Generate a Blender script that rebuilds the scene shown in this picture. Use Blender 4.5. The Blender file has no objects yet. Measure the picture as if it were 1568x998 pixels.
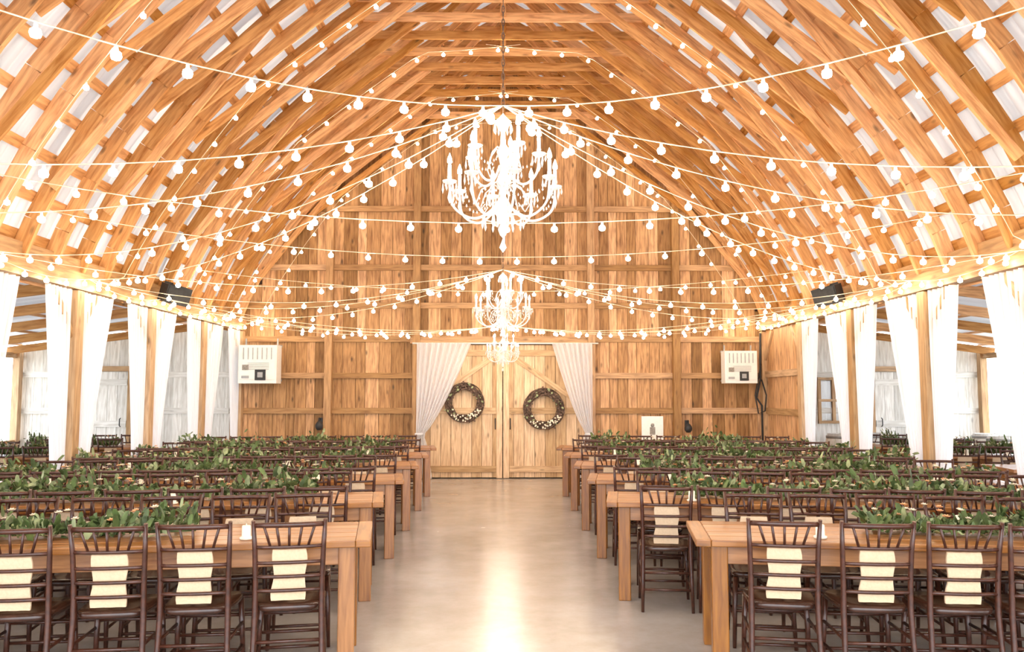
import bpy, math, random
import numpy as np
from mathutils import Vector, Matrix
random.seed(7)
R=random.random
def U(a,b): return a+(b-a)*random.random()
scene=bpy.context.scene
D=bpy.data
# ------------------------------------------------------------ materials
def newmat(name):
    m=D.materials.new(name); m.use_nodes=True
    nt=m.node_tree
    return m,nt,nt.nodes['Principled BSDF']
def N(nt,t,**kw):
    n=nt.nodes.new(t)
    for k,v in kw.items():
        if k.startswith('i_'): n.inputs[k[2:].replace('_',' ')].default_value=v
        else: setattr(n,k,v)
    return n
def plain(name,col,rough=.5,metal=0,emit=None,es=0,var=.08,scale=20,spec=None,trans=0,bump=0):
    m,nt,b=newmat(name)
    no=N(nt,'ShaderNodeTexNoise'); no.inputs['Scale'].default_value=scale
    tc=N(nt,'ShaderNodeTexCoord'); nt.links.new(tc.outputs['Object'],no.inputs['Vector'])
    r=N(nt,'ShaderNodeValToRGB')
    r.color_ramp.elements[0].position=.3; r.color_ramp.elements[1].position=.7
    r.color_ramp.elements[0].color=[max(0,c*(1-var)) for c in col]+[1]
    r.color_ramp.elements[1].color=[min(1,c*(1+var)) for c in col]+[1]
    nt.links.new(no.outputs[0],r.inputs[0]); nt.links.new(r.outputs[0],b.inputs['Base Color'])
    b.inputs['Roughness'].default_value=rough; b.inputs['Metallic'].default_value=metal
    if trans: b.inputs['Transmission Weight'].default_value=trans
    if emit: 
        b.inputs['Emission Color'].default_value=list(emit)+[1]; b.inputs['Emission Strength'].default_value=es
    if bump:
        bp=N(nt,'ShaderNodeBump'); bp.inputs['Strength'].default_value=bump; bp.inputs['Distance'].default_value=.01
        nt.links.new(no.outputs[0],bp.inputs['Height']); nt.links.new(bp.outputs[0],b.inputs['Normal'])
    return m
def wood(name,dark,light,rough=.55,knots=.5,grain=14,var=.55,coat=0):
    m,nt,b=newmat(name); L=nt.links.new
    uv=N(nt,'ShaderNodeUVMap'); 
    mp=N(nt,'ShaderNodeMapping'); mp.inputs['Scale'].default_value=(1.3,grain,1); L(uv.outputs[0],mp.inputs[0])
    no=N(nt,'ShaderNodeTexNoise'); no.inputs['Scale'].default_value=2.2; no.inputs['Detail'].default_value=7; no.inputs['Distortion'].default_value=.5
    L(mp.outputs[0],no.inputs['Vector'])
    r=N(nt,'ShaderNodeValToRGB'); r.color_ramp.elements[0].position=.28; r.color_ramp.elements[1].position=.62
    r.color_ramp.elements[0].color=list(dark)+[1]; r.color_ramp.elements[1].color=list(light)+[1]
    L(no.outputs[0],r.inputs[0])
    at=N(nt,'ShaderNodeAttribute'); at.attribute_name='rnd'
    mr=N(nt,'ShaderNodeMapRange'); mr.inputs['To Min'].default_value=1-var; mr.inputs['To Max'].default_value=1.0+var*.35
    L(at.outputs['Fac'],mr.inputs[0])
    hs=N(nt,'ShaderNodeHueSaturation'); L(mr.outputs[0],hs.inputs['Value']); L(r.outputs[0],hs.inputs['Color'])
    mr2=N(nt,'ShaderNodeMapRange'); mr2.inputs['To Min'].default_value=1.12; mr2.inputs['To Max'].default_value=.88
    L(at.outputs['Fac'],mr2.inputs[0]); L(mr2.outputs[0],hs.inputs['Saturation'])
    out=hs.outputs[0]
    if knots:
        mk=N(nt,'ShaderNodeMapping'); mk.inputs['Scale'].default_value=(2.2,5.5,1); L(uv.outputs[0],mk.inputs[0])
        vo=N(nt,'ShaderNodeTexVoronoi'); vo.inputs['Scale'].default_value=1.0; L(mk.outputs[0],vo.inputs['Vector'])
        kr=N(nt,'ShaderNodeValToRGB'); kr.color_ramp.elements[0].position=.05; kr.color_ramp.elements[1].position=.16
        kr.color_ramp.elements[0].color=(1-knots,)*3+(1,); kr.color_ramp.elements[1].color=(1,1,1,1)
        L(vo.outputs['Distance'],kr.inputs[0])
        mx=N(nt,'ShaderNodeMix',data_type='RGBA',blend_type='MULTIPLY'); mx.inputs[0].default_value=1
        L(out,mx.inputs[6]); L(kr.outputs[0],mx.inputs[7]); out=mx.outputs[2]
    L(out,b.inputs['Base Color']); b.inputs['Roughness'].default_value=rough
    if coat: b.inputs['Coat Weight'].default_value=coat; b.inputs['Coat Roughness'].default_value=.2
    bp=N(nt,'ShaderNodeBump'); bp.inputs['Strength'].default_value=.25; bp.inputs['Distance'].default_value=.005
    L(no.outputs[0],bp.inputs['Height']); L(bp.outputs[0],b.inputs['Normal'])
    return m
def emis(name,col,s):
    m,nt,b=newmat(name); nt.nodes.remove(b)
    e=N(nt,'ShaderNodeEmission'); e.inputs[0].default_value=list(col)+[1]; e.inputs[1].default_value=s
    nt.links.new(e.outputs[0],nt.nodes['Material Output'].inputs[0]); return m

M_roofwood=wood('roof_timber',(.46,.18,.047),(.82,.43,.16),.6,.6,12,.42)
M_wall=wood('barn_board',(.30,.135,.05),(.70,.39,.17),.65,.7,11,.58)
M_gird=wood('girt_timber',(.30,.15,.06),(.56,.32,.14),.6,.45,12,.35)
M_door=wood('door_pine',(.44,.255,.13),(.72,.49,.28),.65,.5,12,.32)
M_white=wood('whitewashed_board',(.60,.57,.51),(.88,.87,.83),.7,.35,12,.22)
M_table=wood('table_wood',(.22,.075,.018),(.44,.185,.05),.34,.4,14,.3,.15)
M_post=wood('post_timber',(.34,.19,.085),(.58,.37,.19),.6,.5,12,.25)
M_chair=plain('dark_walnut_lacquer',(.060,.018,.009),.28,var=.35,scale=30)
M_seat=plain('dark_walnut_seat',(.045,.018,.011),.2,var=.3,scale=18)
M_napkin=plain('cream_linen',(.66,.48,.31),.85,var=.05,scale=60,bump=.3)
M_leaf=plain('eucalyptus_leaf',(.085,.125,.035),.6,var=.55,scale=14)
M_leaf2=plain('sage_leaf',(.27,.31,.15),.6,var=.4,scale=14)
M_flower=plain('peach_petal',(.86,.52,.28),.7,var=.15,scale=30)
M_flowerw=plain('ivory_petal',(.90,.81,.66),.7,var=.06,scale=30)
M_twig=plain('grapevine_twig',(.11,.065,.045),.8,var=.5,scale=25)
M_cable=plain('string_cable',(.80,.66,.48),.5,var=.05)
M_socket=plain('bulb_socket',(.85,.78,.66),.5,var=.05)
M_bulb=emis('warm_bulb',(1,.83,.60),54)
M_candle=emis('chandelier_bulb',(1,.90,.75),60)
M_black=plain('black_plastic',(.02,.02,.022),.6,var=.3)
M_acw=plain('white_enamel',(.82,.81,.78),.4,var=.03)
M_grey=plain('grey_metal',(.35,.35,.35),.4,.5)
M_glass=plain('clear_glass',(.95,.95,.95),.05,trans=.9,var=.01)
M_crystal=plain('white_crystal',(.74,.72,.70),.10,trans=.35,var=.05,emit=(1,.9,.78),es=.08)  # faint emission added so the crystal looks brightly lit; only its bulbs are lamps
M_paper=plain('paper',(.85,.83,.78),.8,var=.03)
M_ink=plain('ink_print',(.28,.25,.22),.8,var=.3,scale=40)
M_blue=emis('daylight_gap_glow',(.55,.72,1),2.5)  # emissive pale blue stands in for sky seen through a board gap
# roof sheet, slightly translucent
M_metal,nt,b=newmat('corrugated_roof_sheet')
b.inputs['Roughness'].default_value=.35; b.inputs['Metallic'].default_value=.2
n0=N(nt,'ShaderNodeTexNoise'); n0.inputs['Scale'].default_value=1.2; n0.inputs['Detail'].default_value=4; tc=N(nt,'ShaderNodeTexCoord')
mp=N(nt,'ShaderNodeMapping'); mp.inputs['Scale'].default_value=(.5,3,.5)
nt.links.new(tc.outputs['Object'],mp.inputs[0]); nt.links.new(mp.outputs[0],n0.inputs['Vector'])
r0=N(nt,'ShaderNodeValToRGB'); r0.color_ramp.elements[0].position=.3; r0.color_ramp.elements[1].position=.7
r0.color_ramp.elements[0].color=(.46,.49,.54,1); r0.color_ramp.elements[1].color=(.80,.83,.88,1)
nt.links.new(n0.outputs[0],r0.inputs[0]); nt.links.new(r0.outputs[0],b.inputs['Base Color'])
tr=N(nt,'ShaderNodeBsdfTranslucent'); nt.links.new(r0.outputs[0],tr.inputs[0])
m1=N(nt,'ShaderNodeMixShader'); m1.inputs[0].default_value=.075
nt.links.new(b.outputs[0],m1.inputs[1]); nt.links.new(tr.outputs[0],m1.inputs[2]); nt.links.new(m1.outputs[0],nt.nodes['Material Output'].inputs[0])
# curtain
M_curt,nt,b=newmat('white_voile')
b.inputs['Base Color'].default_value=(.93,.93,.96,1); b.inputs['Roughness'].default_value=.8
tr=N(nt,'ShaderNodeBsdfTranslucent'); tr.inputs[0].default_value=(.95,.95,.98,1)
tp=N(nt,'ShaderNodeBsdfTransparent')
m1=N(nt,'ShaderNodeMixShader'); m1.inputs[0].default_value=.4
m2=N(nt,'ShaderNodeMixShader')
wv=N(nt,'ShaderNodeTexNoise'); wv.inputs['Scale'].default_value=8
rr=N(nt,'ShaderNodeMapRange'); rr.inputs['To Min'].default_value=.10; rr.inputs['To Max'].default_value=.25
nt.links.new(wv.outputs[0],rr.inputs[0]); nt.links.new(rr.outputs[0],m2.inputs[0])
nt.links.new(b.outputs[0],m1.inputs[1]); nt.links.new(tr.outputs[0],m1.inputs[2])
nt.links.new(m1.outputs[0],m2.inputs[1]); nt.links.new(tp.outputs[0],m2.inputs[2])
nt.links.new(m2.outputs[0],nt.nodes['Material Output'].inputs[0])
# floor
M_floor,nt,b=newmat('polished_concrete'); L=nt.links.new
tc=N(nt,'ShaderNodeTexCoord')
n1=N(nt,'ShaderNodeTexNoise'); n1.inputs['Scale'].default_value=.9; n1.inputs['Detail'].default_value=9; n1.inputs['Roughness'].default_value=.72
L(tc.outputs['Object'],n1.inputs['Vector'])
r=N(nt,'ShaderNodeValToRGB'); r.color_ramp.elements[0].position=.3; r.color_ramp.elements[1].position=.7
r.color_ramp.elements[0].color=(.30,.265,.235,1); r.color_ramp.elements[1].color=(.47,.445,.43,1)
L(n1.outputs[0],r.inputs[0]); L(r.outputs[0],b.inputs['Base Color'])
n2=N(nt,'ShaderNodeTexNoise'); n2.inputs['Scale'].default_value=3; n2.inputs['Detail'].default_value=5; L(tc.outputs['Object'],n2.inputs['Vector'])
mr=N(nt,'ShaderNodeMapRange'); mr.inputs['To Min'].default_value=.14; mr.inputs['To Max'].default_value=.32
L(n2.outputs[0],mr.inputs[0]); L(mr.outputs[0],b.inputs['Roughness'])
b.inputs['Coat Weight'].default_value=.25; b.inputs['Coat Roughness'].default_value=.18
M_ground=plain('gravel_ground',(.50,.50,.44),.9,var=.3,scale=6)

# ------------------------------------------------------------ mesh builder
class MB:
    def __init__(s): s.V=[];s.F=[];s.UV=[];s.Rn=[];s.MI=[];s.SM=[];s.mats=[]
    def mi(s,m):
        if m not in s.mats: s.mats.append(m)
        return s.mats.index(m)
    def box(s,c,size,m,M=None,r=None):
        r=R() if r is None else r; mi=s.mi(m)
        c=Vector(c); h=[k/2 for k in size]; base=len(s.V)
        loc=[]
        for i in range(8):
            p=Vector(((h[0] if i&1 else -h[0]),(h[1] if i&2 else -h[1]),(h[2] if i&4 else -h[2])))
            loc.append(p); s.V.append(tuple(c+(M@p if M else p)))
        a=max(range(3),key=lambda k:size[k]); o=(U(0,50),U(0,50))
        for f,n in (((0,4,6,2),0),((1,3,7,5),0),((0,1,5,4),1),((2,6,7,3),1),((0,2,3,1),2),((4,5,7,6),2)):
            s.F.append(tuple(base+k for k in f)); s.Rn.append(r); s.MI.append(mi); s.SM.append(False)
            ax=[k for k in range(3) if k!=n]
            if a in ax: ua=a; va=[k for k in ax if k!=a][0]
            else: ua,va=ax
            for k in f: s.UV.append((loc[k][ua]+o[0],loc[k][va]+o[1]+n*.37))
    def beam(s,p,q,w,t,m,up=(0,0,1),r=None):
        p=Vector(p);q=Vector(q);x=(q-p);L=x.length;x.normalize()
        up=Vector(up); y=up.cross(x); 
        if y.length<1e-4: y=Vector((0,1,0)).cross(x)
        y.normalize(); z=x.cross(y)
        M=Matrix((x,y,z)).transposed()
        s.box((p+q)/2,(L,w,t),m,M,r)
    def tube(s,pts,rad,m,n=8,cap=True,r=None,closed=False):
        r=R() if r is None else r; mi=s.mi(m); pts=[Vector(p) for p in pts]; K=len(pts)
        rads=rad if isinstance(rad,(list,tuple)) else [rad]*K
        base=len(s.V); ref=None; dist=0
        for i,p in enumerate(pts):
            if closed: t=pts[(i+1)%K]-pts[i-1]
            else: t=pts[min(i+1,K-1)]-pts[max(i-1,0)]
            t.normalize()
            if ref is None:
                ref=Vector((0,0,1)) if abs(t.z)<.9 else Vector((1,0,0))
            a=ref-t*ref.dot(t); a.normalize(); ref=a; bb=t.cross(a)
            for k in range(n):
                an=2*math.pi*k/n
                s.V.append(tuple(p+(a*math.cos(an)+bb*math.sin(an))*rads[i]))
        o=U(0,20)
        for i in range(K if closed else K-1):
            j=(i+1)%K
            for k in range(n):
                k2=(k+1)%n
                s.F.append((base+i*n+k,base+i*n+k2,base+j*n+k2,base+j*n+k)); s.Rn.append(r); s.MI.append(mi); s.SM.append(True)
                s.UV+= [(i*.1+o,k*.02),(i*.1+o,k*.02+.02),(i*.1+.1+o,k*.02+.02),(i*.1+.1+o,k*.02)]
        if cap and not closed:
            for rng in (tuple(base+k for k in reversed(range(n))),tuple(base+(K-1)*n+k for k in range(n))):
                s.F.append(rng); s.Rn.append(r); s.MI.append(mi); s.SM.append(False); s.UV+=[(0,0)]*n
    def lathe(s,prof,c,m,n=16,r=None):
        # prof list of (radius,z)
        c=Vector(c); r=R() if r is None else r; mi=s.mi(m); base=len(s.V)
        for (ra,z) in prof:
            for k in range(n):
                a=2*math.pi*k/n; s.V.append((c.x+ra*math.cos(a),c.y+ra*math.sin(a),c.z+z))
        for i in range(len(prof)-1):
            for k in range(n):
                k2=(k+1)%n
                s.F.append((base+i*n+k,base+i*n+k2,base+(i+1)*n+k2,base+(i+1)*n+k)); s.Rn.append(r); s.MI.append(mi); s.SM.append(True)
                s.UV+=[(prof[i][1],k*.1),(prof[i][1],k*.1+.1),(prof[i+1][1],k*.1+.1),(prof[i+1][1],k*.1)]
    def poly(s,pts,m,r=None,smooth=False):
        r=R() if r is None else r; base=len(s.V)
        for p in pts: s.V.append(tuple(p))
        s.F.append(tuple(range(base,base+len(pts)))); s.Rn.append(r); s.MI.append(s.mi(m)); s.SM.append(smooth)
        s.UV+=[(p[0],p[1]) for p in pts]
    def grid(s,fn,nu,nv,m,smooth=True,r=None):
        r=R() if r is None else r; mi=s.mi(m); base=len(s.V)
        for j in range(nv+1):
            for i in range(nu+1): s.V.append(tuple(fn(i/nu,j/nv)))
        for j in range(nv):
            for i in range(nu):
                a=base+j*(nu+1)+i
                s.F.append((a,a+1,a+nu+2,a+nu+1)); s.Rn.append(r); s.MI.append(mi); s.SM.append(smooth)
                s.UV+=[(i/nu,j/nv),((i+1)/nu,j/nv),((i+1)/nu,(j+1)/nv),(i/nu,(j+1)/nv)]
    def mesh(s,name):
        me=D.meshes.new(name); me.from_pydata(s.V,[],s.F)
        for m in s.mats: me.materials.append(m)
        uv=me.uv_layers.new(name='UVMap'); uv.data.foreach_set('uv',np.array(s.UV,dtype=np.float32).ravel())
        a=me.attributes.new('rnd','FLOAT','FACE'); a.data.foreach_set('value',np.array(s.Rn,dtype=np.float32))
        me.polygons.foreach_set('material_index',np.array(s.MI,dtype=np.int32))
        me.polygons.foreach_set('use_smooth',np.array(s.SM,dtype=bool))
        me.update(); return me
    def obj(s,name,loc=(0,0,0),rot=0,bevel=0):
        me=s.mesh(name); return place(name,me,loc,rot,bevel)
def place(name,me,loc=(0,0,0),rot=0,bevel=0,scale=1):
    o=D.objects.new(name,me); o.location=loc; o.rotation_euler=(0,0,rot); o.scale=(scale,)*3
    scene.collection.objects.link(o)
    if bevel:
        b=o.modifiers.new('bevel','BEVEL'); b.width=bevel; b.segments=2; b.limit_method='ANGLE'
    return o

# ------------------------------------------------------------ dimensions
YB=16.6; YF=-2.0; XE=5.1; ZE=2.95; XO=9.4
P0=(5.3,2.9);P1=(4.35,5.95);P2=(0,8.35)
def bez(t,off=0,sx=1):
    x=(1-t)**2*P0[0]+2*t*(1-t)*P1[0]+t*t*P2[0]; z=(1-t)**2*P0[1]+2*t*(1-t)*P1[1]+t*t*P2[1]
    dx=2*(1-t)*(P1[0]-P0[0])+2*t*(P2[0]-P1[0]); dz=2*(1-t)*(P1[1]-P0[1])+2*t*(P2[1]-P1[1])
    l=math.hypot(dx,dz); nx,nz=-dz/l,dx/l   # inward
    return (sx*(x+nx*off),z+nz*off)
def archz(x):
    x=abs(x)
    if x>=P0[0]: return P0[1]
    lo,hi=0,1
    for _ in range(30):
        m=(lo+hi)/2
        if bez(m)[0]>x: lo=m
        else: hi=m
    return bez(lo)[1]
posts=[16.5-2.13*k for k in range(9)]

# floor / ground
f=MB(); f.box(((0,(YF+YB)/2,-.1)),(2*XO+.4,YB-YF+.4,.2),M_floor); f.obj('floor')
g=MB(); g.box((0,8,-.35),(90,90,.25),M_ground); g.obj('ground')

# roof skin (corrugated)
def skin(sx,name):
    b=MB(); nu=int((YB-YF)/.025); 
    def fn(u,v):
        y=YF+(YB+.1-YF)*u; o=.017*math.sin(y*2*math.pi/.15)
        x,z=bez(v,-.02+o,sx); return (x,y,z)
    b.grid(fn,nu,14,M_metal); b.obj(name)
skin(-1,'ceiling_left'); skin(1,'ceiling_right')
# purlins + ribs + collars : ceiling framing
fr=MB()
ts=[i/15 for i in range(16)]
for sx in (-1,1):
    for i,t in enumerate(ts):
        x,z=bez(t,.02,sx); x2,z2=bez(t,-.3,sx)
        y=YF
        while y<YB:
            y2=min(YB,y+3.6+R())
            fr.beam((x,y,z),(x,y2,z),.12,.03,M_roofwood,up=(x2-x,0,z2-z)); y=y2
ribs=[]
y=YB-.25
k=0
while y>YF:
    ribs.append(y); y-=.62
for k,y in enumerate(ribs):
    for sx in (-1,1):
        r=R(); nseg=10
        for i in range(nseg):
            a=bez(i/nseg,.12,sx); b_=bez((i+1)/nseg,.12,sx)
            fr.beam((a[0],y,a[1]),(b_[0],y,b_[1]),.055,.17,M_roofwood,up=(sx*.5,0,.7),r=r)
        a=bez(.36,.2,sx); fr.beam((a[0],y+.055,a[1]),(sx*1.25,y+.055,7.08),.04,.11,M_roofwood)
        fr.beam((sx*.9,y+.01,7.1),(sx*.05,y+.01,7.98),.04,.09,M_roofwood)
        a=bez(.16,.17,sx); c=bez(.60,.17,sx)
        if k%2==0: fr.beam((a[0],y-.05,a[1]),(c[0],y-.05,c[1]),.04,.10,M_roofwood)
    fr.beam((-2.35,y-.05,7.08),(2.35,y-.05,7.08),.04,.13,M_roofwood)
    fr.beam((-1.05,y-.05,7.72),(1.05,y-.05,7.72),.04,.11,M_roofwood)
    fr.beam((0,y-.09,7.08),(0,y-.09,8.1),.04,.09,M_roofwood,up=(1,0,0))
fr.box((0,(YF+YB)/2,8.18),(.05,YB-YF,.22),M_roofwood)
fr.obj('ceiling_timber_framing')

# back wall
w=MB()
x=-5.3
while x<5.3:
    bw=U(.16,.27); x2=min(5.3,x+bw); xc=(x+x2)/2
    if -1.66<xc<1.70: z0=2.62
    else: z0=0
    top=min(archz(x),archz(x2))
    segs=[z0]
    for zz in (2.69,5.27):
        if z0<zz-.1 and zz<top-.2: segs.append(zz)
    segs.append(top)
    for a,b_ in zip(segs,segs[1:]): w.box((xc,YB+.02+U(0,.008),(a+b_)/2),(x2-x-.007,.03,b_-a-.003),M_wall)
    x=x2
w.grid(lambda u,v:(-5.3+10.6*u,YB+.07,v*(archz(-5.3+10.6*u))),60,8,M_twig)
for z in (5.27,4.1,3.35,2.69,1.98,1.30,.62):
    half=5.2
    while archz(half)<z+.1: half-=.03
    for a,b_ in ((-half,-3.38),(-3.38,-1.66),(-1.66,1.7),(1.7,3.38),(3.38,half)):
        if z<2.6 and a==-1.66: continue
        w.box(((a+b_)/2,YB-.03,z),(b_-a-.01,.06,.11),M_gird)
for px in (-3.38,-1.68,1.72,3.38):
    zt=archz(px)-.15
    w.box((px,YB-.09,zt/2),(.14,.16,zt),M_gird)
w.obj('wall_back')
# lean-to end walls
for sx,nm in ((-1,'wall_back_left'),(1,'wall_back_right')):
    w=MB(); x=5.25
    while x<XO:
        x2=min(XO,x+U(.14,.22)); zt=3.0-(x-5.2)*.13
        w.box((sx*(x+x2)/2,YB+.03,zt/2),(x2-x-.006,.03,zt),M_white); x=x2
    for z in (.55,1.3,2.0): w.box((sx*(5.3+XO)/2,YB-.01,z),(XO-5.3,.05,.11),M_white)
    w.obj(nm)
    d=MB(); x0=7.25; wd=.95; hh=2.05
    for i in range(5): d.box((sx*(x0+wd*(i+.5)/5),YB-.06,hh/2),(wd/5-.006,.03,hh),M_white)
    for z in (.25,1.05,1.85): d.box((sx*(x0+wd/2),YB-.09,z),(wd,.03,.12),M_white)
    d.beam((sx*(x0+.08),YB-.09,.3),(sx*(x0+wd-.08),YB-.09,1.0),.03,.1,M_white,up=(0,0,1))
    d.box((sx*(x0-.05),YB-.07,hh/2),(.08,.06,hh+.1),M_post); d.box((sx*(x0+wd+.05),YB-.07,hh/2),(.08,.06,hh+.1),M_post)
    d.box((sx*(x0+wd/2),YB-.07,hh+.06),(wd+.2,.07,.1),M_post)
    d.tube([(sx*(x0+.1),YB-.11,1),(sx*(x0+.1),YB-.15,1.02),(sx*(x0+.1),YB-.15,1.14),(sx*(x0+.1),YB-.11,1.16)],.01,M_black,6)
    d.obj('door_2')
wi=MB()
wi.box((6.45,YB-.02,1.5),(.5,.02,.75),M_glass)
for a in (6.17,6.45,6.73): wi.box((a,YB-.05,1.5),(.06,.05,.9),M_post)
for z in (1.08,1.5,1.92): wi.box((6.45,YB-.055,z),(.62,.05,.05),M_post)
wi.obj('window_1')

# lean-to roofs
for sx,nm in ((-1,'ceiling_side_left'),(1,'ceiling_side_right')):
    c=MB()
    c.grid(lambda u,v:(sx*(5.3+(XO+.3-5.3)*v),YF+(YB-YF)*u,3.12-.56*v+.01*math.sin(u*170*6.283)),900,2,M_metal)
    y=YB-.3
    while y>YF:
        c.beam((sx*5.2,y,3.0),(sx*(XO+.1),y,2.44),.05,.14,M_roofwood); y-=1.42
    for v in (.2,.45,.7,.93): c.box((sx*(5.3+(XO+.3-5.3)*v),(YB+YF)/2,3.10-.56*v),(.1,YB-YF,.03),M_roofwood)
    c.obj(nm)
# outer side walls
for sx,nm in ((-1,'wall_outer_left'),(1,'wall_outer_right')):
    c=MB(); y=YF
    while y<YB:
        y2=min(YB,y+U(.15,.22)); c.box((sx*(XO+.02),(y+y2)/2,.35),(.03,y2-y-.006,.7),M_white)
        y=y2
    for py in posts: c.box((sx*(XO-.05),py-.02,1.22),(.13,.13,2.44),M_post)
    c.box((sx*(XO-.03),(YB+YF)/2,.72),(.12,YB-YF,.05),M_post)
    c.box((sx*(XO-.03),(YB+YF)/2,2.36),(.08,YB-YF,.10),M_post)
    c.obj(nm)
# main posts & eave beams
for sx,nm in ((-1,'left'),(1,'right')):
    for py in posts:
        p=MB(); p.box((0,0,1.42),(.16,.16,2.84),M_post)
        p.beam((0,.06,2.3),(0,.5,2.82),.06,.09,M_post); p.beam((0,-.06,2.3),(0,-.5,2.82),.06,.09,M_post)
        p.obj('timber_post',(sx*XE,py-(.02 if py>16 else 0),0),0,.006)
    e=MB()
    y=YF
    while y<YB:
        y2=min(YB,y+4.26); e.box((sx*XE,(y+y2)/2,2.95),(.18,y2-y-.004,.2),M_gird); 
        e.box((sx*(XE+.1),(y+y2)/2,3.13),(.3,y2-y,.16),M_gird); y=y2
    e.obj('trim_eave_beam_'+nm)
# right last bay boarding
c=MB(); y=posts[1]+.09
while y<YB-.12:
    y2=min(YB-.12,y+U(.16,.23)); c.box((XE+.03,(y+y2)/2,1.42),(.03,y2-y-.005,2.84),M_wall,r=U(.6,1)); y=y2
for z in (.6,1.3,2.0): c.box((XE,(posts[1]+YB)/2,z),(.05,1.9,.12),M_post)
c.obj('wall_right')

# barn doors
for k,(xa,xb) in enumerate(((-1.6,-.005),(.005,1.64))):
    d=MB(); n=8; wd=(xb-xa)/n; yy=YB-.02; H=2.56
    for i in range(n): d.box((xa+wd*(i+.5),yy,H/2+.02),(wd-.007,.03,H),M_door)
    s=1 if k==0 else -1
    xo,xi=(xa,xb) if k==0 else (xb,xa)
    xm=(xo+xi-s*.12)/2
    for z in (.18,1.30,2.42): d.box((xm,yy-.03,z),(xb-xa-.13,.028,.12),M_door)
    d.beam((xo+s*.1,yy-.036,1.42),(xi-s*.2,yy-.036,2.34),.02,.10,M_door,up=(0,0,1))
    d.box((xi-s*.06,yy-.03,H/2),(.11,.03,H-.02),M_door,r=.95); 
    hx=xi-s*.14
    d.tube([(hx,yy-.05,.95),(hx,yy-.1,.97),(hx,yy-.1,1.13),(hx,yy-.05,1.15)],.012,M_black,6)
    d.obj('door_1')
t=MB(); t.box((0,YB-.06,2.66),(3.6,.1,.12),M_gird); t.tube([(-1.75,YB-.2,2.6),(1.85,YB-.2,2.6)],.015,M_acw,8); t.obj('trim_door_header')
s=MB(); s.box((.02,YB-.012,4.72),(.035,.02,.55),M_blue)  # glowing strip on closed boards, imitates daylight in a slit
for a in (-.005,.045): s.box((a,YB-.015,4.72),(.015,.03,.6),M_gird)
s.obj('window_slit_glow')

# ------------------------------------------------------------ curtains
def curtain(L=2.75,wt=.75,wb=.26,n=8,seed=0,tie=None):
    rnd=random.Random(seed); ph=rnd.random()*6; b=MB()
    def fn(u,v):
        if tie is None:
            w=wb+(wt-wb)*(1-min(1,v/.9))**1.15+(.06*max(0,v-.85)/.15); amp=.035+.01*v
            off=.03*math.sin(v*2.2)
        else:
            tv,tw=tie
            if v<tv: q=1-v/tv; w=tw+(wt-tw)*q**.75; off=0
            else: q=(v-tv)/(1-tv); w=tw+(wb-tw)*q**.6; off=-.03*q
            amp=.04*(.5+.5*min(1,w/wt*2))
        y=off+u*w
        x=amp*math.sin(u*2*math.pi*n+ph+v*.8)+.01*math.sin(u*31+v*5+ph)
        return (x,y,-v*L)
    b.grid(fn,n*9,30,M_curt); return b.mesh('curtain')
cm=[curtain(seed=i,wt=.80,wb=.17,n=7) for i in range(3)]
cn=[curtain(seed=i+9,wt=.60,wb=.24,n=6) for i in range(3)]
for sx in (-1,1):
    for i,py in enumerate(posts):
        for s in (-1,1):
            if py>16 and s==1: continue
            if sx==1 and ((py>16) or (i==1 and s==1)): continue
            me=(cm if s>0 else cn)[i%3]
            o=place('curtain',me,(sx*(XE-.02),py+s*.13,2.84)); o.scale=(1,s*U(.9,1.08),1)
dc=curtain(2.58,1.05,.34,9,5,(.68,.13))
place('door_curtain',dc,(-1.66,YB-.26,2.6),-math.pi/2)
dc2=curtain(2.58,.78,.32,8,6,(.66,.13))
place('door_curtain',dc2,(1.72,YB-.26,2.6),math.pi/2)
for x in (-1.6,1.66):
    k=MB(); k.tube([(x+.06*math.cos(a*.628),YB-.26+.05*math.sin(a*.628),.86) for a in range(10)],.025,M_curt,8,closed=True); k.obj('curtain_tieback')

# ------------------------------------------------------------ wreaths
def wreath(r0):
    b=MB()
    for k in range(30):
        ph=R()*6.28; rr=r0+U(-.05,.05); dz=U(-.03,.03); f1=random.choice((2,3,4,5))
        b.tube([((rr+.025*math.sin(f1*a+ph))*math.cos(a),dz+.02*math.cos(f1*a+ph),(rr+.025*math.sin(f1*a+ph))*math.sin(a)) for a in [i*2*math.pi/40 for i in range(40)]],.008,M_twig,4,closed=True)
    for k in range(170):
        a=R()*6.28; p=Vector(((r0+U(-.07,.07))*math.cos(a),U(-.06,0),(r0+U(-.07,.07))*math.sin(a)))
        d=Vector((U(-1,1),U(-.5,.1),U(-1,1))).normalized()*.06; q=Vector((-d.z,.01,d.x))*.35
        b.poly([p,p+d*.5+q,p+d,p+d*.5-q],M_leaf2 if R()<.2 else M_twig)
    for k in range(44):
        a=U(3.6,5.9); p=Vector(((r0+U(-.07,.06))*math.cos(a),U(-.09,-.06),(r0+U(-.07,.06))*math.sin(a)))
        b.lathe([(0,-.015),(.013,-.008),(.017,.004),(.010,.013),(0,.015)],p,M_flowerw,6)
    return b.mesh('wreath')
wm=wreath(.31)
place('wreath',wm,(-.74,YB-.15,1.46)); place('wreath',wm,(.79,YB-.15,1.34)).scale=(1.04,1,1.04)

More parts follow.
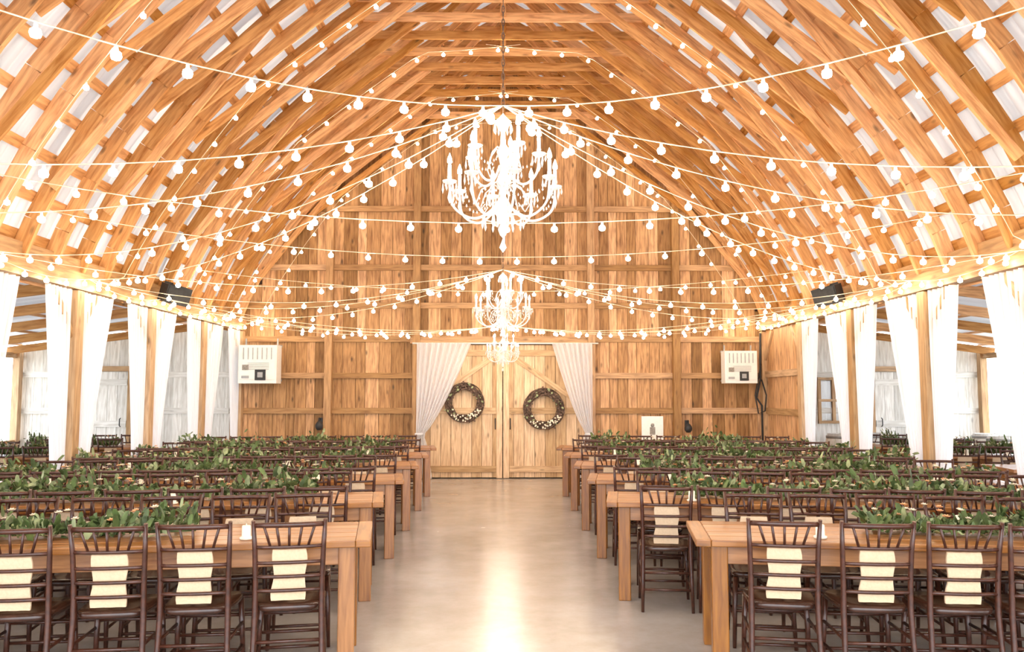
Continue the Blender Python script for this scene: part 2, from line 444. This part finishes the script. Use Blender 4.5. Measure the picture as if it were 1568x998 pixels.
# ------------------------------------------------------------ dining chair
def chair():
    b=MB(); C=M_chair
    seatz=.455
    for s in (-1,1):
        b.tube([(s*.20,-.235,0),(s*.195,-.205,.22),(s*.19,-.185,.44),(s*.19,-.195,.60),(s*.196,-.215,.78),(s*.205,-.245,.93)],[.013,.017,.018,.016,.015,.012],C,8)
        b.tube([(s*.205,.205,0),(s*.195,.185,.25),(s*.185,.175,.44)],[.013,.017,.019],C,8)
        for z in (.17,.30): b.tube([(s*.198,-.212+(.0 if z<.2 else .01),z),(s*.197,.19,z)],.010,C,6)
    for z,yy in ((.14,.196),(.23,.192),(.34,.186)): b.tube([(-.197,yy,z),(.197,yy,z)],.010,C,6)
    for z,yy in ((.16,-.216),(.28,-.20)): b.tube([(-.197,yy,z),(.197,yy,z)],.010,C,6)
    def rail(z,y,bow,r,t=None):
        b.tube([(x,y-bow*(1-(x/.2)**2),z) for x in (-.2,-.14,-.07,0,.07,.14,.2)],r,C,6)
    rail(.905,-.238,.025,.014); rail(.785,-.216,.025,.010)
    for z,y in ((.70,-.206),(.625,-.199),(.55,-.193)): rail(z,y,.022,.010)
    for i in range(5):
        x=-.13+.065*i
        b.tube([(x*.82,-.216-.025*(1-(x/.2)**2),.785),(x*1.12,-.238-.024*(1-(x/.2)**2),.905)],.008,C,6)
    def ring(sc,z):
        pts=[]
        for k in range(28):
            a=2*math.pi*k/28; ca,sa=math.cos(a),math.sin(a)
            x=math.copysign(abs(ca)**.45,ca); y=math.copysign(abs(sa)**.45,sa)
            w=.205+.015*y; pts.append((x*w*sc,y*.205*sc,z))
        return pts
    rings=[ring(.94,seatz-.02),ring(1,seatz-.01),ring(1,seatz+.008),ring(.95,seatz+.018),ring(.6,seatz+.010),ring(.2,seatz+.006)]
    mi=b.mi(M_seat); base=len(b.V)
    for rg in rings: b.V+=rg
    for i in range(len(rings)-1):
        for k in range(28):
            b.F.append((base+i*28+k,base+i*28+(k+1)%28,base+(i+1)*28+(k+1)%28,base+(i+1)*28+k)); b.Rn.append(.5);b.MI.append(mi);b.SM.append(True);b.UV+=[(0,0)]*4
    b.F.append(tuple(base+5*28+k for k in range(28)));b.Rn.append(.5);b.MI.append(mi);b.SM.append(True);b.UV+=[(0,0)]*28
    b.F.append(tuple(base+k for k in reversed(range(28))));b.Rn.append(.5);b.MI.append(mi);b.SM.append(False);b.UV+=[(0,0)]*28
    nz=14
    def cl(u,v):
        z=.768-.275*v; y=-.212+.03*(v)-.018*(1-((u-.5)*.5)**2)+.012
        w=.19+.012*math.sin(v*9)
        return ((u-.5)*w+.004*math.sin(v*5),y+.003*math.sin(u*14+v*3),z)
    b.grid(cl,8,nz,M_napkin)
    b.grid(lambda u,v:(lambda p:(p[0],p[1]+.012,p[2]))(cl(1-u,v)),8,nz,M_napkin)
    return b.mesh('dining_chair')
CH=chair()

# ------------------------------------------------------------ tables
def table(L=2.02,W=.76):
    b=MB(); n=5
    for i in range(n): b.box((L/2,W*(i+.5)/n,.745),(L-.18,W/n-.003,.04),M_table)
    for x in (.045,L-.045): b.box((x,W/2,.745),(.088,W,.041),M_table)
    b.box((L/2,.09,.67),(L-.26,.025,.11),M_table); b.box((L/2,W-.09,.67),(L-.26,.025,.11),M_table)
    b.box((.14,W/2,.67),(.025,W-.2,.11),M_table); b.box((L-.14,W/2,.67),(.025,W-.2,.11),M_table)
    for x in (.14,L-.14):
        for y in (.10,W-.10): b.box((x,y,.362),(.095,.095,.725),M_table)
    return b.mesh('farmhouse_table')
TB={1:table(),2:table(4.05)}
def garland(L=3.7,seed=1):
    b=MB()
    b.tube([(x*L/24,.03*math.sin(x*.9),.02) for x in range(25)],.008,M_leaf,5)
    for k in range(1500):
        x=R()*L; dens=.6+.4*math.sin(x*3.1+seed)
        y=.03*math.sin(x/L*24*.9)+random.gauss(0,.07); z=abs(random.gauss(0,.055))*dens*1.2+.012
        p=Vector((x,y,z)); d=Vector((U(-1,1),U(-1,1),U(-.1,.9))).normalized()
        l=U(.05,.10); q=d.cross(Vector((U(-1,1),U(-1,1),1))).normalized()*l*.25; d*=l
        up=Vector((0,0,.008)); m=M_leaf if R()<.68 else M_leaf2
        pts=[p,p+d*.35+q,p+d*.75+q*.7+up,p+d,p+d*.75-q*.7+up,p+d*.35-q]
        for t_ in pts: t_.z=max(.004,t_.z)
        b.poly(pts,m)
    for k in range(46):
        x=R()*L; c=Vector((x,U(-.09,.09),U(.08,.14))); m=M_flower if R()<.4 else M_flowerw; s=U(.02,.036)
        for j in range(3):
            for i in range(6):
                a=i*1.047+j*.5; rr=s*(1-.25*j); d=Vector((math.cos(a),math.sin(a),.25+.4*j)).normalized()
                t=Vector((-math.sin(a),math.cos(a),0))
                b.poly([c,c+d*rr*.6+t*rr*.5,c+d*rr*1.1,c+d*rr*.6-t*rr*.5],m)
    return b.mesh('greenery_garland')
GA=[garland(seed=i) for i in (1,2,3)]
def votive():
    b=MB(); b.lathe([(0,0),(.036,0),(.04,.012),(.030,.016),(.026,.018),(.026,.075),(.022,.08),(.004,.078),(.002,.09),(0,.092)],(0,0,0),M_flowerw,12)
    return b.mesh('pillar_candle')
VO=votive()
ROT=math.radians(8)
rows=[(5.0,-.76,1.12),(6.74,-.93,.81),(8.47,-.97,.83),(10.2,-1.0,.84),(11.93,-1.03,.85),(13.6,-1.05,.85)]
def put(sx,x0,y0,u,v,z=0):
    cx=math.cos(ROT);sn=math.sin(ROT)
    if sx>0: return (x0+u*cx+v*sn, y0-u*sn+v*cx, z)
    return (x0-u*cx-v*sn, y0-u*sn+v*cx, z)
gi=0
def tableset(sx,x0,y0,size,nch,u0=.46,gar=True):
    global gi
    L={1:2.02,2:4.05}[size];W=.76
    if sx>0: place('farmhouse_table',TB[size],put(sx,x0,y0,0,0),-ROT,.006)
    else: place('farmhouse_table',TB[size],put(sx,x0,y0,L,0),ROT,.006)
    for k in range(nch):
        u=u0+k*.447
        rz=-ROT if sx>0 else ROT
        for v,rr in ((-.03+U(-.03,.02),0),(W+.03+U(-.02,.03),math.pi)):
            o=place('dining_chair',CH,put(sx,x0,y0,u+U(-.02,.02),v),rz+rr+U(-.06,.06)); o.scale=(.92,1,1)
    if gar:
        gi+=1; me=GA[gi%3]; s0=.55 if gi>2 else 1.05
        o=place('greenery_garland',me,put(sx,x0,y0,s0,W/2,.767),(-ROT if sx>0 else math.pi+ROT)); o.scale=((L-s0-.1)/3.7,1.15,1.2)
        for q in range(4):
            place('pillar_candle',VO,put(sx,x0,y0,.75+q*.85*size/2+U(-.1,.1),W/2+random.choice((-.25,.25)),.767))
for (y0,xl,xr) in rows:
    tableset(-1,xl,y0,2,8); tableset(1,xr,y0,2,8)
for y0 in (9.6,11.8,13.9):
    tableset(-1,-5.75,y0,1,3,.5); tableset(1,5.75,y0,1,3,.5)

# ------------------------------------------------------------ chandeliers
def chandelier():
    b=MB(); C=M_crystal
    b.lathe([(.0,-.42),(.02,-.40),(.035,-.36),(.018,-.32),(.045,-.27),(.07,-.22),(.045,-.17),(.02,-.13),(.028,-.08),(.05,-.03),(.028,.02),(.018,.08),(.03,.14),(.045,.18),(.02,.23),(.015,.32),(.04,.36),(.06,.39),(.02,.43),(0,.46)],(0,0,0),C,16)
    def drop(p,l,w):
        p=Vector(p); a=[p+Vector((w*math.cos(t),w*math.sin(t),-l*.65)) for t in (0,1.57,3.14,4.71)]
        for i in range(4):
            b.poly([p,a[i],a[(i+1)%4]],C); b.poly([a[i],p+Vector((0,0,-l)),a[(i+1)%4]],C)
    def arm(an,r,z0,z1,drp):
        ca,sa=math.cos(an),math.sin(an)
        prof=[(.03,z0),(.25*r,z0-.07),(.5*r,z0-.12),(.75*r,z0-.10),(.95*r,z0-.03),(r,z1-.03)]
        pts=[]
        for i in range(len(prof)-1):
            p0=prof[max(i-1,0)];p1=prof[i];p2=prof[i+1];p3=prof[min(i+2,len(prof)-1)]
            for k in range(4):
                t=k/4
                q=[.5*(2*p1[c]+(p2[c]-p0[c])*t+(2*p0[c]-5*p1[c]+4*p2[c]-p3[c])*t*t+(-p0[c]+3*p1[c]-3*p2[c]+p3[c])*t**3) for c in (0,1)]
                pts.append((q[0]*ca,q[0]*sa,q[1]))
        pts.append((r*ca,r*sa,z1-.03))
        b.tube(pts,.009,C,6)
        b.tube([(rr*ca,rr*sa,zz) for rr,zz in ((.03,z0+.10),(.2*r,z0+.13),(.4*r,z0+.08),(.5*r,z0-.01),(.42*r,z0-.06),(.34*r,z0-.02))],.005,C,5)
        c=(r*ca,r*sa,z1)
        b.lathe([(.008,-.03),(.045,-.012),(.05,0),(.04,.002),(.014,.004),(.016,.03),(.013,.032),(.013,.11),(0,.112)],c,C,10)
        b.lathe([(0,.112),(.016,.126),(.015,.15),(0,.192)],c,M_candle,6)
        for k in range(6):
            t=k*1.047; drop((c[0]+.045*math.cos(t),c[1]+.045*math.sin(t),z1-.006),.055+(.03 if k%2 else 0),.008)
        drop((c[0],c[1],z1-.04),drp,.014)
        for k in range(1,9):
            t=k/9; rr=r*t; zz=(z1-.01)*t+(z0+.16)*(1-t)-.11*math.sin(math.pi*t)
            drop((rr*ca,rr*sa,zz),.026,.006)
    for i in range(8): arm(i*math.pi/4+.2,.37,-.17,-.04,.12)
    for i in range(5): arm(i*2*math.pi/5+.1,.25,.08,.18,.09)
    for i in range(8):
        a0=i*math.pi/4+.2
        for k in range(1,9):
            t=k/9; a=a0+t*math.pi/4; drop((.36*math.cos(a),.36*math.sin(a),-.06-.10*math.sin(math.pi*t)),.028,.007)
    for k in range(12):
        a=k*math.pi/6; drop((.07*math.cos(a),.07*math.sin(a),-.24),.10,.009); drop((.14*math.cos(a),.14*math.sin(a),-.28),.08,.009)
        drop((.06*math.cos(a),.06*math.sin(a),.38),.07,.008)
    b.lathe([(.13,-.28),(.145,-.275),(.145,-.285),(.13,-.28)],(0,0,0),C,20)
    drop((0,0,-.42),.10,.025)
    return b.mesh('chandelier')
CM=chandelier()
hubs=[]
for (y,zc,sc,en) in ((5.97,3.15,1.04,26),(11.3,2.80,.98,32),(15.3,2.42,.76,12)):
    e=D.objects.new('chandelier',None); e.location=(0,y,zc); scene.collection.objects.link(e)
    o=place('chandelier_frame',CM,(0,0,0),0,0,sc); o.parent=e
    ch=MB(); z=.45*sc; zt=7.0-zc; n=int((zt-z)/.05)
    for i in range(n):
        zz=z+i*.05
        v=(1,0) if i%2 else (0,1)
        ch.tube([(v[0]*.010*math.cos(a),v[1]*.010*math.cos(a),zz+.03+.032*math.sin(a)) for a in [j*math.pi/4 for j in range(8)]],.003,M_twig,4,closed=True)
    o=place('chain',ch.mesh('chain')); o.parent=e
    l=D.lights.new('chandelier_lamp','POINT'); l.energy=en; l.color=(1,.88,.72); l.shadow_soft_size=.35
    lo=D.objects.new('lamp',l); lo.parent=e; lo.location=(0,0,-.62); scene.collection.objects.link(lo)
    hubs.append(Vector((0,y,zc+.5*sc)))
hubs[0].z=3.68; hubs[1].z=3.28; hubs[2].z=2.86

# ------------------------------------------------------------ string lights
sl=MB()
def bulb(p):
    p=Vector(p)
    sl.lathe([(.0,.0),(.010,-.004),(.012,-.034),(.0,-.036)],p,M_socket,6)
    sl.lathe([(.012,-.030),(.024,-.039),(.028,-.055),(.023,-.071),(0,-.081)],p,M_bulb,8)
def catstring(p,q,sag,sp=.36,path=None):
    p=Vector(p);q=Vector(q); n=26
    if path is None:
        pts=[p.lerp(q,i/n)-Vector((0,0,4*sag*(i/n)*(1-i/n))) for i in range(n+1)]
    else: pts=[Vector(a) for a in path]
    sl.tube(pts,.0042,M_cable,4,cap=False)
    acc=U(.1,.3)
    for a,b_ in zip(pts,pts[1:]):
        l=(b_-a).length
        while acc<l:
            bulb(a.lerp(b_,acc/l)); acc+=sp
        acc-=l
for sx in (-1,1):
    E=lambda y:(sx*(XE-.15),y,2.98)
    catstring(hubs[0],(sx*4.6,1.3,3.95),.5)
    for y,s in ((3.72,.40),(5.85,.38),(7.98,.42),(10.1,.35)): catstring(hubs[0],E(y),s)
    for y,s in ((7.98,.30),(10.1,.36),(12.24,.3),(14.3,.3)): catstring(hubs[1],E(y),s,.4)
    for y,s in ((10.1,.3),(12.24,.28),(14.3,.22),(16.3,.2)): catstring(hubs[2],E(y),s,.42)
    for a,b_ in zip(posts[:-2],posts[1:-2]): catstring((sx*(XE-.16),a,2.98),(sx*(XE-.16),b_,2.98),.09,.42)
    for yy in (7.6,10.4,12.6,14.6,16.15):
        for t0,t1 in ((0.03,.5),(.5,1)):
            n=14; path=[]
            for i in range(n+1):
                t=t0+(t1-t0)*i/n; x,z=bez(t,.55 if .05<t else .4,sx); path.append((x,yy,min(z,6.95)-.14*4*(i/n)*(1-i/n)))
            catstring((0,0,0),(0,0,0),0,.42,path)
for y,s in ((13.3,.35),(9.05,.5),(7.0,.55)): catstring((-(XE-.2),y,2.98+.6),((XE-.2),y,2.98+.6),s,.4)
sl.obj('string_lights')

# ------------------------------------------------------------ heaters
def heater():
    b=MB(); b.box((0,0,0),(.72,.34,.72),M_acw)
    b.box((0,-.175,.02),(.66,.012,.62),M_acw)
    for i in range(7): b.box((-.26+i*.087,-.185,.2),(.02,.015,.22),M_grey)
    for i in range(5): b.box((.02,-.185,.02-i*.03),(.40,.012,.008),M_grey)
    b.box((.06,-.188,-.2),(.2,.02,.2),M_black); b.box((-.22,-.186,-.06),(.12,.012,.1),M_ink)
    b.box((-.22,-.186,-.24),(.14,.012,.05),M_grey); b.box((.06,-.195,-.2),(.10,.02,.10),M_grey)
    for x in (-.3,.3): b.beam((x,.1,.36),(x,.1,.5),.03,.02,M_grey); 
    b.box((0,.22,.36),(.7,.12,.04),M_grey); b.box((0,.22,-.30),(.7,.12,.04),M_grey)
    return b.mesh('wall_heater')
HE=heater()
place('wall_heater',HE,(-4.60,YB-.46,2.18),0,.008,1.0); place('wall_heater',HE,(4.50,YB-.46,2.13),0,.008,.85)
def speaker():
    b=MB(); b.box((0,0,0),(.42,.26,.30),M_black); b.box((0,-.134,0),(.38,.012,.26),M_black)
    for x in (-.09,.09): b.lathe([(0,0),(.06,0),(.07,.004),(.07,0)],(x,0,.152),M_black,14)
    b.tube([(0,.1,.1),(0,.2,.16),(0,.32,.10)],.018,M_black,6); b.box((0,.33,.08),(.14,.02,.18),M_black)
    return b.mesh('speaker')
SP=speaker()
for sx in (-1,1):
    o=place('speaker',SP,(sx*4.78,12.35,3.06)); o.rotation_euler=(math.radians(14),math.radians(sx*-8),sx*math.radians(-48)); o.scale=(.88,)*3
p=MB(); x0,y0=2.78,YB-.75
p.box((x0,y0,.96),(.40,.02,.50),M_acw)
p.box((x0,y0-.012,.96),(.33,.006,.43),M_paper)
p.box((x0+.0,y0-.016,.94),(.10,.004,.14),M_ink); p.lathe([(0,-.03),(.03,-.02),(.035,0),(.03,.03),(0,.04)],(x0,y0-.012,1.04),M_ink,10)
p.beam((x0-.2,y0+.02,0),(x0-.02,y0+.06,1.1),.03,.02,M_twig); p.beam((x0+.2,y0+.02,0),(x0+.02,y0+.06,1.1),.03,.02,M_twig)
p.beam((x0,y0+.45,0),(x0,y0+.07,1.08),.03,.02,M_twig); p.box((x0,y0,.695),(.46,.05,.025),M_twig)
p.obj('framed_picture_easel')
def sconce():
    b=MB(); b.box((0,.03,.05),(.08,.02,.2),M_black); b.tube([(0,.03,.12),(0,-.06,.15),(0,-.09,.10)],.008,M_black,6)
    b.lathe([(0,.09),(.03,.085),(.07,.03),(.075,0),(.07,-.04),(.04,-.08),(0,-.085)],(0,-.09,0),M_black,12); return b.mesh('wall_sconce')
SC=sconce()
place('wall_sconce',SC,(-3.5,YB-.2,1.02)); place('wall_sconce',SC,(3.55,YB-.2,.97))
c=MB(); c.tube([(5.0,YB-.2,.3),(5.0,YB-.2,1.4),(4.9,YB-.2,1.55),(4.98,YB-.2,1.9),(5.0,YB-.2,2.8)],.02,M_black,6)
c.tube([(5.0,YB-.22,1.9),(5.06,YB-.3,1.6),(5.02,YB-.32,1.3),(4.9,YB-.3,1.25),(4.86,YB-.25,1.6),(5,YB-.2,2.2)],.015,M_black,6); c.obj('power_cable')
def barrel():
    b=MB(); prof=[(0,0),(.24,0),(.27,.12),(.30,.3),(.31,.45),(.30,.6),(.27,.78),(.24,.9),(.23,.88),(0,.88)]
    b.lathe(prof,(0,0,0),M_white,24)
    for z,r in ((.06,.262),(.22,.292),(.68,.292),(.84,.262)): b.lathe([(r-.01,z-.02),(r+.006,z-.02),(r+.006,z+.02),(r-.01,z+.02)],(0,0,0),M_grey,24)
    return b.mesh('wine_barrel')
BA=barrel()
for p_ in ((6.2,15.6),(6.9,15.8),(8.6,14.6),(8.9,15.6),(8.5,12.4)): place('wine_barrel',BA,(p_[0],p_[1],0))

# ------------------------------------------------------------ world, lights, camera
wd=D.worlds.new('World'); scene.world=wd; wd.use_nodes=True
bg=wd.node_tree.nodes['Background']; bg.inputs[0].default_value=(.91,.95,1,1); bg.inputs[1].default_value=5.2
cam=D.cameras.new('Camera'); cam.lens=1300/1568*36; cam.sensor_width=36; cam.clip_end=200
co=D.objects.new('Camera',cam); co.location=(0,0,1.6)
co.rotation_euler=(math.radians(90+4.66),0,math.radians(-.617)); scene.collection.objects.link(co); scene.camera=co
scene.view_settings.view_transform='Standard'; scene.view_settings.exposure=0.36
